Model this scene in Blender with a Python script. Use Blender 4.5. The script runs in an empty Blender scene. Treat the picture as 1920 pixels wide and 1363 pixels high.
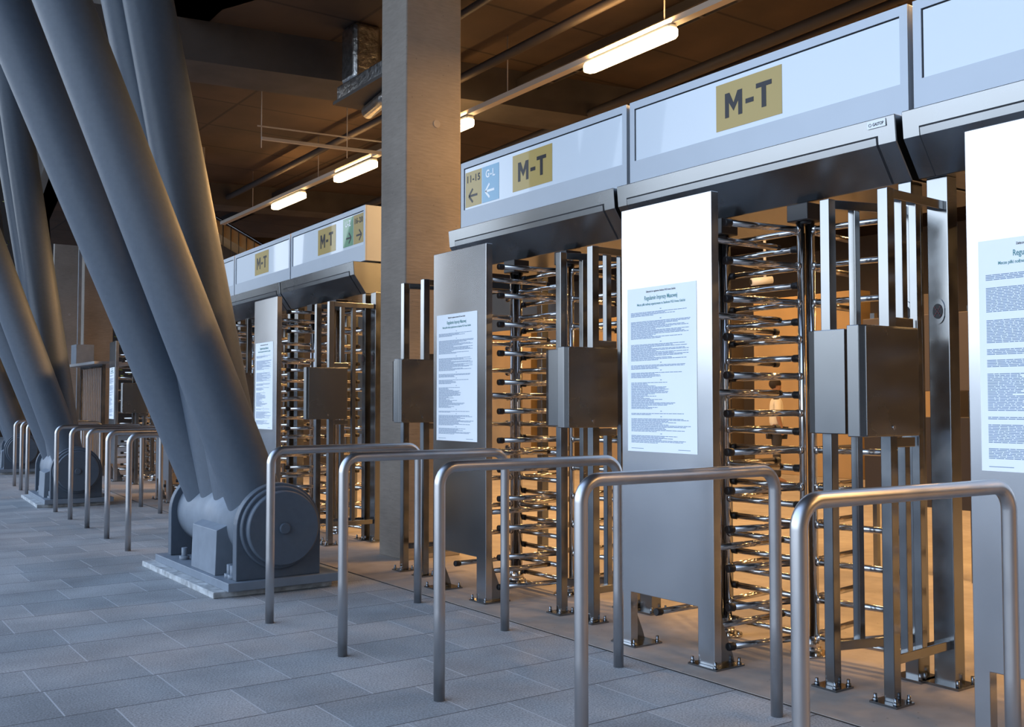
import bpy, bmesh, math, random
from mathutils import Vector, Matrix
C = bpy.context.scene.collection
R = math.radians
rnd = random.Random(7)

# ---------------------------------------------------------------- camera
H = 1.35
cam_d = bpy.data.cameras.new('camera')
cam = bpy.data.objects.new('camera', cam_d)
C.objects.link(cam)
cam_d.sensor_width = 36
cam_d.lens = 1900 / 1920 * 36
cam_d.clip_end = 400
cam.location = (0, 0, H)
cam.rotation_euler = (R(90) + math.atan(76 / 1900), 0, -R(35.3))
bpy.context.scene.camera = cam

# ---------------------------------------------------------------- view
vs = bpy.context.scene.view_settings
vs.view_transform = 'Standard'
vs.look = 'None'
vs.gamma = 1
vs.use_curve_mapping = False
vs.exposure = 0.0

# ---------------------------------------------------------------- dusk sky
w = bpy.data.worlds.new('dusk_sky')
bpy.context.scene.world = w
w.use_nodes = True
nt = w.node_tree
for n in list(nt.nodes):
    nt.nodes.remove(n)
out = nt.nodes.new('ShaderNodeOutputWorld')
bg = nt.nodes.new('ShaderNodeBackground')
tc = nt.nodes.new('ShaderNodeTexCoord')
sep = nt.nodes.new('ShaderNodeSeparateXYZ')
ramp = nt.nodes.new('ShaderNodeValToRGB')
cr = ramp.color_ramp
cr.elements[0].position = 0.0
cr.elements[0].color = (0.10, 0.14, 0.20, 1)
cr.elements[1].position = 1.0
cr.elements[1].color = (0.20, 0.32, 0.58, 1)
for p, c in ((0.035, (0.10, 0.13, 0.18, 1)), (0.085, (0.90, 0.97, 1.04, 1)), (0.17, (0.83, 0.93, 1.04, 1)), (0.32, (0.47, 0.61, 0.82, 1))):
    e = cr.elements.new(p)
    e.color = c
noi = nt.nodes.new('ShaderNodeTexNoise')
noi.inputs['Scale'].default_value = 2.2
noi.inputs['Detail'].default_value = 4
mul = nt.nodes.new('ShaderNodeMapRange')
mul.inputs['From Min'].default_value = 0.3
mul.inputs['From Max'].default_value = 0.75
mul.inputs['To Min'].default_value = 0.8 * 4.0
mul.inputs['To Max'].default_value = 1.25 * 4.0
L = nt.links.new
L(tc.outputs['Generated'], sep.inputs[0])
L(sep.outputs['Z'], ramp.inputs['Fac'])
L(tc.outputs['Generated'], noi.inputs['Vector'])
L(noi.outputs['Fac'], mul.inputs['Value'])
L(ramp.outputs['Color'], bg.inputs['Color'])
# afterglow: the sky is brightest over the street (-X, slightly +Y) and dark behind the arena
dot = nt.nodes.new('ShaderNodeVectorMath')
dot.operation = 'DOT_PRODUCT'
dot.inputs[1].default_value = (-0.80, 0.60, 0.0)
az = nt.nodes.new('ShaderNodeMapRange')
az.interpolation_type = 'SMOOTHSTEP'
az.inputs['From Min'].default_value = -0.15
az.inputs['From Max'].default_value = 0.65
az.inputs['To Min'].default_value = 0.03
az.inputs['To Max'].default_value = 1.0
st = nt.nodes.new('ShaderNodeMath')
st.operation = 'MULTIPLY'
L(tc.outputs['Generated'], dot.inputs[0])
L(dot.outputs['Value'], az.inputs['Value'])
L(az.outputs['Result'], st.inputs[0])
L(mul.outputs['Result'], st.inputs[1])
L(st.outputs[0], bg.inputs['Strength'])
L(bg.outputs[0], out.inputs['Surface'])
SKY = mul
LAMP = 1.0

# ---------------------------------------------------------------- materials
def mat(name, col, rough=0.5, metal=0.0, noise=0.0, scale=8.0, stretch=(1, 1, 1), bump=0.0, spec=0.5, coat=0.0, emit=None, es=0.0, rn=0.0, ani=0.0):
    m = bpy.data.materials.new(name)
    m.use_nodes = True
    t = m.node_tree
    b = t.nodes['Principled BSDF']
    b.inputs['Base Color'].default_value = (*col, 1)
    b.inputs['Roughness'].default_value = rough
    b.inputs['Metallic'].default_value = metal
    b.inputs['Specular IOR Level'].default_value = spec
    b.inputs['Coat Weight'].default_value = coat
    b.inputs['Coat Roughness'].default_value = 0.03
    if emit:
        b.inputs['Emission Color'].default_value = (*emit, 1)
        b.inputs['Emission Strength'].default_value = es
    if noise or bump or rn:
        tc = t.nodes.new('ShaderNodeTexCoord')
        mp = t.nodes.new('ShaderNodeMapping')
        mp.inputs['Scale'].default_value = stretch
        n = t.nodes.new('ShaderNodeTexNoise')
        n.inputs['Scale'].default_value = scale
        n.inputs['Detail'].default_value = 5
        t.links.new(tc.outputs['Object'], mp.inputs[0])
        t.links.new(mp.outputs[0], n.inputs['Vector'])
        if noise:
            r = t.nodes.new('ShaderNodeMapRange')
            r.inputs['From Min'].default_value = 0.25
            r.inputs['From Max'].default_value = 0.75
            r.inputs['To Min'].default_value = 1 - noise
            r.inputs['To Max'].default_value = 1 + noise
            mx = t.nodes.new('ShaderNodeVectorMath')
            mx.operation = 'SCALE'
            mx.inputs[0].default_value = col
            t.links.new(n.outputs['Fac'], r.inputs['Value'])
            t.links.new(r.outputs[0], mx.inputs['Scale'])
            t.links.new(mx.outputs[0], b.inputs['Base Color'])
        if rn:
            r2 = t.nodes.new('ShaderNodeMapRange')
            r2.inputs['From Min'].default_value = 0.25
            r2.inputs['From Max'].default_value = 0.75
            r2.inputs['To Min'].default_value = max(rough - rn, 0.02)
            r2.inputs['To Max'].default_value = rough + rn
            t.links.new(n.outputs['Fac'], r2.inputs['Value'])
            t.links.new(r2.outputs[0], b.inputs['Roughness'])
        if bump:
            bp = t.nodes.new('ShaderNodeBump')
            bp.inputs['Strength'].default_value = bump
            bp.inputs['Distance'].default_value = 0.01
            t.links.new(n.outputs['Fac'], bp.inputs['Height'])
            t.links.new(bp.outputs[0], b.inputs['Normal'])
    return m

M = {}
M['steel'] = mat('brushed_steel', (0.45, 0.46, 0.48), 0.27, 1.0, noise=0.10, scale=3.0, stretch=(1, 1, 0.6), rn=0.05)
M['board'] = mat('board_steel', (0.55, 0.57, 0.60), 0.24, 1.0, noise=0.05, scale=2.5, rn=0.02)
M['canopy'] = mat('canopy_steel', (0.27, 0.285, 0.30), 0.26, 1.0, noise=0.12, scale=2.0, stretch=(1, 1, 2), rn=0.03)
M['frame_steel'] = mat('frame_steel', (0.26, 0.275, 0.29), 0.20, 1.0, noise=0.12, scale=6, rn=0.06)
M['box_steel'] = mat('box_steel', (0.22, 0.23, 0.24), 0.26, 1.0, noise=0.08, scale=2.5, rn=0.02)
M['chrome'] = mat('polished_steel', (0.58, 0.57, 0.56), 0.15, 1.0)
M['rail'] = mat('rail_steel', (0.52, 0.52, 0.53), 0.34, 1.0, noise=0.06, scale=12, stretch=(1, 1, 0.5), rn=0.03)
M['rubber'] = mat('black_rubber', (0.012, 0.012, 0.014), 0.45)
M['seam'] = mat('seam_black', (0.01, 0.012, 0.016), 0.7)
M['paint'] = mat('grey_blue_paint', (0.088, 0.112, 0.145), 0.50, 0.0, noise=0.06, scale=25, bump=0.15, spec=0.4)
M['paint_light'] = mat('light_grey_paint', (0.185, 0.22, 0.265), 0.50, 0.0, noise=0.12, scale=9, bump=0.2, spec=0.4)
M['plinth'] = mat('mortar_plinth', (0.42, 0.44, 0.45), 0.9, 0.0, noise=0.45, scale=14, bump=1.0)
M['sign_frame'] = mat('sign_frame_aluminium', (0.44, 0.485, 0.54), 0.45, 0.25, noise=0.02, scale=4)
M['sign_face'] = mat('sign_face_acrylic', (0.62, 0.69, 0.76), 0.35, 0.0, spec=0.9, coat=0.5)
M['tan'] = mat('print_ochre', (0.44, 0.31, 0.08), 0.35, spec=0.3, coat=0.3)
M['blue'] = mat('print_blue', (0.09, 0.33, 0.52), 0.35, coat=0.5)
M['green'] = mat('print_green', (0.07, 0.28, 0.13), 0.35, coat=0.5)
M['ink'] = mat('print_black', (0.012, 0.012, 0.018), 0.35, spec=0.2, coat=0.15)
M['white'] = mat('print_white', (0.8, 0.84, 0.88), 0.35, coat=0.5)
M['paper'] = mat('notice_paper', (0.88, 0.92, 0.95), 0.75, noise=0.02, scale=3)
M['text'] = mat('notice_text', (0.22, 0.30, 0.42), 0.8)
M['text_head'] = mat('notice_heading', (0.10, 0.26, 0.26), 0.8)
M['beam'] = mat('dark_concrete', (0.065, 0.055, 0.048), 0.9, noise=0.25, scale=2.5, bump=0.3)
M['lamp_body'] = mat('lamp_body', (0.55, 0.52, 0.46), 0.5)
M['diffuser'] = mat('lamp_diffuser', (0.9, 0.8, 0.6), 0.4, emit=(1.0, 0.70, 0.34), es=14.0 * LAMP)
M['tray'] = mat('galvanised_dark', (0.06, 0.05, 0.045), 0.6, 0.3)
M['trunk'] = mat('trunking_cream', (0.45, 0.40, 0.35), 0.5)
M['foil'] = mat('duct_foil', (0.42, 0.42, 0.42), 0.3, 1.0, noise=0.35, scale=16, bump=1.0)
M['gold_panel'] = mat('ochre_cladding', (0.38, 0.25, 0.11), 0.6, noise=0.15, scale=1.2)
M['grey_panel'] = mat('grey_cladding', (0.13, 0.10, 0.075), 0.6, noise=0.12, scale=1.2)
M['dark_panel'] = mat('dark_cladding', (0.05, 0.04, 0.035), 0.6)
M['skin'] = mat('skin', (0.32, 0.17, 0.10), 0.6)
M['shirt'] = mat('white_shirt', (0.8, 0.74, 0.6), 0.8)
M['trousers'] = mat('dark_trousers', (0.03, 0.03, 0.035), 0.8)
M['hair'] = mat('dark_hair', (0.02, 0.012, 0.008), 0.7)
M['red_led'] = mat('unlit_red_lens', (0.16, 0.02, 0.03), 0.3)
M['leaf'] = mat('leaf_green', (0.22, 0.20, 0.03), 0.6)
M['bark'] = mat('bark', (0.02, 0.016, 0.012), 0.9)
M['mesh_wire'] = mat('galvanised_wire', (0.42, 0.43, 0.45), 0.45, 0.8)

def concrete(name, col, grain=(1, 1, 6)):
    m = mat(name, col, 0.85, noise=0.10, scale=9, stretch=grain, bump=0.25, spec=0.3)
    t = m.node_tree
    b = t.nodes['Principled BSDF']
    src = b.inputs['Base Color'].links[0].from_socket
    tc = [n for n in t.nodes if n.type == 'TEX_COORD'][0]
    v = t.nodes.new('ShaderNodeTexVoronoi')
    v.inputs['Scale'].default_value = 14
    ra = t.nodes.new('ShaderNodeValToRGB')
    ra.color_ramp.elements[0].position = 0.02
    ra.color_ramp.elements[0].color = (0.45, 0.45, 0.45, 1)
    ra.color_ramp.elements[1].position = 0.09
    ra.color_ramp.elements[1].color = (1, 1, 1, 1)
    n2 = t.nodes.new('ShaderNodeTexNoise')
    n2.inputs['Scale'].default_value = 1.3
    n2.inputs['Detail'].default_value = 6
    r2 = t.nodes.new('ShaderNodeMapRange')
    r2.inputs['From Min'].default_value = 0.3
    r2.inputs['From Max'].default_value = 0.7
    r2.inputs['To Min'].default_value = 0.8
    r2.inputs['To Max'].default_value = 1.15
    mm = t.nodes.new('ShaderNodeVectorMath')
    mm.operation = 'MULTIPLY'
    ms = t.nodes.new('ShaderNodeVectorMath')
    ms.operation = 'SCALE'
    t.links.new(tc.outputs['Object'], v.inputs['Vector'])
    t.links.new(tc.outputs['Object'], n2.inputs['Vector'])
    t.links.new(v.outputs['Distance'], ra.inputs['Fac'])
    t.links.new(n2.outputs['Fac'], r2.inputs['Value'])
    t.links.new(src, mm.inputs[0])
    t.links.new(ra.outputs[0], mm.inputs[1])
    t.links.new(mm.outputs[0], ms.inputs[0])
    t.links.new(r2.outputs[0], ms.inputs['Scale'])
    t.links.new(ms.outputs[0], b.inputs['Base Color'])
    return m
M['column'] = concrete('column_concrete', (0.27, 0.235, 0.20))
M['slab'] = concrete('concourse_slab', (0.33, 0.295, 0.265), (1, 1, 1))

def paving():
    m = bpy.data.materials.new('stone_paving')
    m.use_nodes = True
    t = m.node_tree
    b = t.nodes['Principled BSDF']
    b.inputs['Roughness'].default_value = 0.72
    b.inputs['Specular IOR Level'].default_value = 0.35
    N = t.nodes.new
    K = t.links.new
    tc = N('ShaderNodeTexCoord')
    s = N('ShaderNodeSeparateXYZ')
    K(tc.outputs['Object'], s.inputs[0])
    def mth(op, a, b=None, c=None):
        n = N('ShaderNodeMath')
        n.operation = op
        for i, x in enumerate((a, b, c)):
            if x is None:
                continue
            if isinstance(x, (int, float)):
                n.inputs[i].default_value = x
            else:
                K(x, n.inputs[i])
        return n.outputs[0]
    yy = mth('DIVIDE', mth('ADD', s.outputs['Y'], 100 * 0.465 - 5.205), 0.465)
    row = mth('FLOOR', yy)
    fy = mth('FRACT', yy)
    wn0 = N('ShaderNodeTexWhiteNoise')
    wn0.noise_dimensions = '1D'
    K(row, wn0.inputs['W'])
    pair = mth('FLOOR', mth('DIVIDE', row, 2))
    wn1 = N('ShaderNodeTexWhiteNoise')
    wn1.noise_dimensions = '1D'
    K(pair, wn1.inputs['W'])
    xx = mth('ADD', mth('DIVIDE', mth('ADD', s.outputs['X'], 100), 0.52), mth('ADD', wn1.outputs['Value'], mth('MULTIPLY', mth('MODULO', row, 2), 0.4)))
    fx = mth('FRACT', xx)
    col = mth('FLOOR', xx)
    # dark joints along X, paler sand filled joints along Y
    jd = mth('LESS_THAN', mth('PINGPONG', fy, 0.5), 0.009)
    jl = mth('LESS_THAN', mth('PINGPONG', fx, 0.5), 0.0068)
    cmb = N('ShaderNodeCombineXYZ')
    K(row, cmb.inputs[0]); K(col, cmb.inputs[1])
    wn = N('ShaderNodeTexWhiteNoise')
    wn.noise_dimensions = '2D'
    K(cmb.outputs[0], wn.inputs['Vector'])
    ra = N('ShaderNodeValToRGB')
    ra.color_ramp.elements[0].color = (0.265, 0.285, 0.30, 1)
    ra.color_ramp.elements[1].color = (0.36, 0.365, 0.37, 1)
    K(wn.outputs['Value'], ra.inputs['Fac'])
    n1 = N('ShaderNodeTexNoise'); n1.inputs['Scale'].default_value = 110; n1.inputs['Detail'].default_value = 4
    n2 = N('ShaderNodeTexNoise'); n2.inputs['Scale'].default_value = 1.6; n2.inputs['Detail'].default_value = 6
    K(tc.outputs['Object'], n1.inputs['Vector']); K(tc.outputs['Object'], n2.inputs['Vector'])
    def mr(v, a, c, d, e):
        n = N('ShaderNodeMapRange')
        for k, x in zip(('From Min', 'From Max', 'To Min', 'To Max'), (a, c, d, e)):
            n.inputs[k].default_value = x
        K(v, n.inputs['Value'])
        return n.outputs[0]
    f = mth('MULTIPLY', mr(n1.outputs['Fac'], 0.3, 0.7, 0.62, 1.38), mr(n2.outputs['Fac'], 0.3, 0.7, 0.76, 1.18))
    sc = N('ShaderNodeVectorMath'); sc.operation = 'SCALE'
    K(ra.outputs[0], sc.inputs[0]); K(f, sc.inputs['Scale'])
    def mix(fac, a, bcol):
        n = N('ShaderNodeMix'); n.data_type = 'RGBA'
        K(fac, n.inputs['Factor'])
        K(a, n.inputs['A'])
        n.inputs['B'].default_value = bcol
        return n.outputs['Result']
    c1 = mix(jl, sc.outputs[0], (0.47, 0.49, 0.51, 1))
    c2 = mix(jd, c1, (0.09, 0.09, 0.095, 1))
    K(c2, b.inputs['Base Color'])
    bp = N('ShaderNodeBump')
    bp.inputs['Strength'].default_value = 0.35
    bp.inputs['Distance'].default_value = 0.004
    K(mth('SUBTRACT', n1.outputs['Fac'], mth('MULTIPLY', mth('MAXIMUM', jd, jl), 1.5)), bp.inputs['Height'])
    K(bp.outputs[0], b.inputs['Normal'])
    return m
M['paving'] = paving()

def soffit():
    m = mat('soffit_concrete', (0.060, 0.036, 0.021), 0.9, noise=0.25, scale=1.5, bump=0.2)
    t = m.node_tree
    b = t.nodes['Principled BSDF']
    src = b.inputs['Base Color'].links[0].from_socket
    br = t.nodes.new('ShaderNodeTexBrick')
    br.inputs['Scale'].default_value = 1
    br.inputs['Brick Width'].default_value = 2.4
    br.inputs['Row Height'].default_value = 1.2
    br.inputs['Mortar Size'].default_value = 0.02
    br.offset = 0
    br.inputs['Color1'].default_value = (1, 1, 1, 1)
    br.inputs['Color2'].default_value = (0.8, 0.8, 0.8, 1)
    br.inputs['Mortar'].default_value = (0.35, 0.35, 0.35, 1)
    tc = [n for n in t.nodes if n.type == 'TEX_COORD'][0]
    t.links.new(tc.outputs['Object'], br.inputs['Vector'])
    mm = t.nodes.new('ShaderNodeVectorMath'); mm.operation = 'MULTIPLY'
    t.links.new(src, mm.inputs[0]); t.links.new(br.outputs['Color'], mm.inputs[1])
    t.links.new(mm.outputs[0], b.inputs['Base Color'])
    return m
M['soffit'] = soffit()

# ---------------------------------------------------------------- mesh helpers
class MB:
    """collects shapes and links them as ONE mesh object"""
    def __init__(self):
        self.bm = bmesh.new()
        self.mi = 0
    def _fin(self, vs, fs):
        V = [self.bm.verts.new(v) for v in vs]
        out = []
        for f in fs:
            try:
                face = self.bm.faces.new([V[i] for i in f])
                face.material_index = self.mi
                out.append(face)
            except ValueError:
                pass
        return out
    def box(self, x0, x1, y0, y1, z0, z1, T=None):
        vs = [Vector((x, y, z)) for z in (z0, z1) for x, y in ((x0, y0), (x1, y0), (x1, y1), (x0, y1))]
        if T:
            vs = [T @ v for v in vs]
        self._fin(vs, [(3, 2, 1, 0), (4, 5, 6, 7), (0, 1, 5, 4), (1, 2, 6, 5), (2, 3, 7, 6), (3, 0, 4, 7)])
        return self
    def prism(self, pts, a0, a1, axis='y', T=None):
        """pts: 2-D outline; extruded from a0 to a1 along axis"""
        n = len(pts)
        def mk(p, a):
            if axis == 'y':
                v = Vector((p[0], a, p[1]))
            elif axis == 'x':
                v = Vector((a, p[0], p[1]))
            else:
                v = Vector((p[0], p[1], a))
            return T @ v if T else v
        vs = [mk(p, a0) for p in pts] + [mk(p, a1) for p in pts]
        fs = [tuple(range(n)), tuple(range(2 * n - 1, n - 1, -1))]
        for i in range(n):
            j = (i + 1) % n
            fs.append((i, i + n, j + n, j))
        self._fin(vs, fs)
        return self
    def tube(self, path, r, n=14, caps=True, radii=None):
        path = [Vector(p) for p in path]
        rings = []
        t0 = (path[1] - path[0]).normalized()
        ref = Vector((0, 0, 1)) if abs(t0.z) < 0.9 else Vector((1, 0, 0))
        u = t0.cross(ref).normalized()
        for i, p in enumerate(path):
            if i == 0:
                t = t0
            elif i == len(path) - 1:
                t = (path[i] - path[i - 1]).normalized()
            else:
                t = ((path[i] - path[i - 1]).normalized() + (path[i + 1] - path[i]).normalized()).normalized()
            u = (u - t * u.dot(t)).normalized()
            v = t.cross(u)
            rr = radii[i] if radii else r
            rings.append([self.bm.verts.new(p + (u * math.cos(2 * math.pi * k / n) + v * math.sin(2 * math.pi * k / n)) * rr) for k in range(n)])
        for a, b in zip(rings, rings[1:]):
            for k in range(n):
                f = self.bm.faces.new((a[k], a[(k + 1) % n], b[(k + 1) % n], b[k]))
                f.smooth = True
                f.material_index = self.mi
        if caps:
            for ring in (rings[0][::-1], rings[-1]):
                f = self.bm.faces.new(ring)
                f.material_index = self.mi
        return self
    def cyl(self, a, b, r, n=16):
        return self.tube([a, b], r, n)
    def build(self, name, m, parent=None, bevel=0.0, seg=2):
        bm = self.bm
        bmesh.ops.recalc_face_normals(bm, faces=bm.faces)
        me = bpy.data.meshes.new(name)
        if bevel:
            es = [e for e in bm.edges if len(e.link_faces) == 2 and e.calc_face_angle(0) > 0.7]
            bmesh.ops.bevel(bm, geom=es, offset=bevel, segments=seg, affect='EDGES', profile=0.5, clamp_overlap=True)
        bm.to_mesh(me)
        bm.free()
        for mm in (m if isinstance(m, (list, tuple)) else [m]):
            me.materials.append(mm)
        o = bpy.data.objects.new(name, me)
        C.objects.link(o)
        if parent:
            o.parent = parent
        return o

def tag(o, label=None, cat=None, group=None, kind=None):
    if label: o['label'] = label
    if cat: o['category'] = cat
    if group: o['group'] = group
    if kind: o['kind'] = kind
    return o

def thing(name, label, cat, loc=(0, 0, 0), rz=0.0, group=None):
    o = bpy.data.objects.new(name, None)
    o.empty_display_size = 0.2
    C.objects.link(o)
    o.location = loc
    o.rotation_euler = (0, 0, rz)
    return tag(o, label, cat, group)

def kids(o):
    return [c for c in bpy.data.objects if c.parent == o]

def copy_tree(o, parent=None):
    c = o.copy()
    C.objects.link(c)
    c.parent = parent
    for ch in kids(o):
        copy_tree(ch, c)
    return c

def text_mesh(s, size, name, m, parent, origin, bold=0.0, depth=0.0008, align='LEFT', squeeze=1.0):
    """text standing in the plane facing -X, reading from +Y to -Y"""
    cu = bpy.data.curves.new(name, 'FONT')
    cu.body = s
    cu.size = size
    cu.offset = bold
    cu.extrude = depth
    cu.align_x = align
    if bold > 0.002:
        cu.space_character = 1.18
    tmp = bpy.data.objects.new(name, cu)
    C.objects.link(tmp)
    bpy.context.view_layer.update()
    dg = bpy.context.evaluated_depsgraph_get()
    me = bpy.data.meshes.new_from_object(tmp.evaluated_get(dg))
    bpy.data.objects.remove(tmp)
    me.transform(Matrix(((0, 0, -1, 0), (-squeeze, 0, 0, 0), (0, 1, 0, 0), (0, 0, 0, 1))))
    me.materials.clear()
    me.materials.append(m)
    o = bpy.data.objects.new(name, me)
    C.objects.link(o)
    o.location = origin
    o.parent = parent
    return o

# ---------------------------------------------------------------- groups of gates (position, heading)
PITCH = 2.09
def bay(ox, oy, deg):
    return Matrix.Translation((ox, oy, 0)) @ Matrix.Rotation(-R(deg), 4, 'Z')
BAY_A = bay(4.5, 2.94, 0)
BAY_B = bay(4.64, 9.10, 2.3)
BAY_C = bay(5.14, 17.63, 5.5)
def place(o, B, dx=0, dy=0):
    p = B @ Vector((dx, dy, 0))
    o.location = p
    o.rotation_euler = (0, 0, B.to_euler().z)

# ---------------------------------------------------------------- setting
def struct(o):
    o['kind'] = 'structure'
    return o
struct(MB().box(-90, 42, -14, 60, -0.3, 0.0).build('floor', M['paving']))
edge = [(3.675, -14), (3.675, 8.0), (3.90, 14.5), (4.55, 24.0), (8.0, 46), (42, 46), (42, -14)]
struct(MB().prism(edge, 0.0004, 0.004, 'z').build('trim_1', M['slab']))
jo = [(3.662, -14), (3.662, 8.0), (3.887, 14.5), (4.537, 24.0), (7.987, 46), (8.0, 46), (4.55, 24.0), (3.90, 14.5), (3.675, 8.0), (3.675, -14)]
struct(MB().prism(jo, 0.0002, 0.0012, 'z').build('trim_6', M['seam']))
# soffit over the concourse, following the bend of the arena
sof = [(4.05, -14), (4.05, 8), (3.2, 10.0), (3.2, 16), (4.2, 24), (4.9, 27.5), (42, 27.5), (42, -14)]
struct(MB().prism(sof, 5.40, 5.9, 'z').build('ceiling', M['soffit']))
out_s = [(-1.5, -14), (-1.5, 8), (-1.1, 16), (0.1, 27.5), (42, 27.5), (42, -14)]
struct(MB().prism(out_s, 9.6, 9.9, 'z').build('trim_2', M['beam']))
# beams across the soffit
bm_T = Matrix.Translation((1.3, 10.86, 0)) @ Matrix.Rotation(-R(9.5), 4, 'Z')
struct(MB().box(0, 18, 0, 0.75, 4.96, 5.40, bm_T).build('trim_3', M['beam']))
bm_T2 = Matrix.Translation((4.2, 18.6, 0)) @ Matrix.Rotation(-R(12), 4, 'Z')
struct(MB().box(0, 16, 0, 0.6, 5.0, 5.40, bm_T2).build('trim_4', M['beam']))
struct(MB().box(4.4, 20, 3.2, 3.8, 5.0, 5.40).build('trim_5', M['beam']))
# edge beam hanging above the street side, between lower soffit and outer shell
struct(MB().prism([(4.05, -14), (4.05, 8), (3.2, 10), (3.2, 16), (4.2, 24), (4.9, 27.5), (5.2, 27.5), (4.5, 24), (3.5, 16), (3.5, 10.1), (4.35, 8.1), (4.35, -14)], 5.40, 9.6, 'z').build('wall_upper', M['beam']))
# back walls
struct(MB().box(21.0, 21.3, -14, 46, 0, 5.40).build('wall_back', M['grey_panel']))
struct(MB().box(-6, 42, 46, 46.4, 0, 24).build('wall_sky_block', M['dark_panel']))  # added tall dark wall, blocks the sky behind the tree
struct(MB().box(4.4, 42, -14.3, -14, 0, 9.6).build('wall_near', M['dark_panel']))

# ---------------------------------------------------------------- concrete columns
def column(x0, x1, y0, y1, rz, label, z1=9.6):
    t = thing('concrete_column', label, 'column', ((x0 + x1) / 2, (y0 + y1) / 2, 0), rz, 'concrete columns along the gates')
    hx, hy = (x1 - x0) / 2, (y1 - y0) / 2
    MB().box(-hx, hx, -hy, hy, 0, z1).build('shaft', M['column'], t, bevel=0.012)
    b = MB()
    b.tube([(hx * 0.1, -hy + 0.003, 3.85), (hx * 0.1, -hy - 0.004, 3.85)], 0.035, 18)
    b.build('tie_hole_plug', M['slab'], t)
    return t
column(4.315, 4.885, 7.70, 8.16, 0, 'tall square concrete column between the two nearest rows of gates')
column(4.66, 5.22, 15.75, 16.2, -R(3), 'concrete column half hidden behind the big grey steel tubes')
column(5.15, 5.75, 23.4, 23.9, -R(6), 'distant warm lit concrete column right of the thin grey post')
column(5.85, 6.6, 30.2, 30.7, -R(8), 'farthest warm lit concrete column above the side gate')

# ---------------------------------------------------------------- turnstile unit (local origin: centre of its guard frame)
ARM = 0.52
def arm_mesh():
    b = MB(); b.tube([(0.018, 0, 0), (ARM - 0.035, 0, 0)], 0.0175, 12); return b
def cap_mesh():
    b = MB(); b.tube([(ARM - 0.045, 0, 0), (ARM - 0.040, 0, 0), (ARM - 0.004, 0, 0), (ARM, 0, 0)], 0.02, 12, radii=[0.0185, 0.0215, 0.0215, 0.0185]); return b
def ferrule(b, p, a):
    d = Vector((math.cos(a), math.sin(a), 0))
    b.tube([p + d * 0.012, p + d * 0.03, p + d * 0.034], 0.02, 12, radii=[0.023, 0.021, 0.0175])
am = arm_mesh().build('arm', M['chrome'])
cm = cap_mesh().build('end_cap', M['rubber'])
ARM_ME, CAP_ME = am.data, cm.data
bpy.data.objects.remove(am); bpy.data.objects.remove(cm)

def rotor(parent, x, y, z0, nlev, wings, full=True):
    b = MB()
    offs = []
    for a in wings:
        d = Vector((math.cos(a), math.sin(a), 0))
        o = d * 0.034
        offs.append(o)
        b.tube([(o.x, o.y, 0.11), (o.x, o.y, 2.345)], 0.0195, 14)
    for i in range(nlev):
        for a, o in zip(wings, offs):
            ferrule(b, Vector((o.x, o.y, z0 + 0.2 * i)), a)
    r = b.build('rotor', M['chrome'], parent)
    r.location = (x, y, 0)
    s = MB()
    s.cyl((0, 0, 0.015), (0, 0, 0.11), 0.055, 24)
    s.cyl((0, 0, 0.03), (0, 0, 0.045), 0.062, 24)
    for k in range(6):
        a = k * math.pi / 3
        s.cyl((0.085 * math.cos(a), 0.085 * math.sin(a), 0), (0.085 * math.cos(a), 0.085 * math.sin(a), 0.03), 0.009, 8)
    s.cyl((0, 0, 0.004), (0, 0, 0.016), 0.105, 28)
    s.build('floor_bearing', M['chrome'], r)
    q = MB()
    q.box(-0.07, 0.07, -0.07, 0.07, 2.345, 2.44)
    q.cyl((0, 0, 2.33), (0, 0, 2.36), 0.05, 20)
    q.build('drive_housing', M['rubber'], r, bevel=0.006)
    for i in range(nlev):
        for a, o in zip(wings, offs):
            for nm, me in (('arm', ARM_ME), ('end_cap', CAP_ME)):
                c = bpy.data.objects.new(nm, me)
                C.objects.link(c)
                c.parent = r
                c.location = (o.x, o.y, z0 + 0.2 * i)
                c.rotation_euler = (0, 0, a)
    return r

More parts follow.
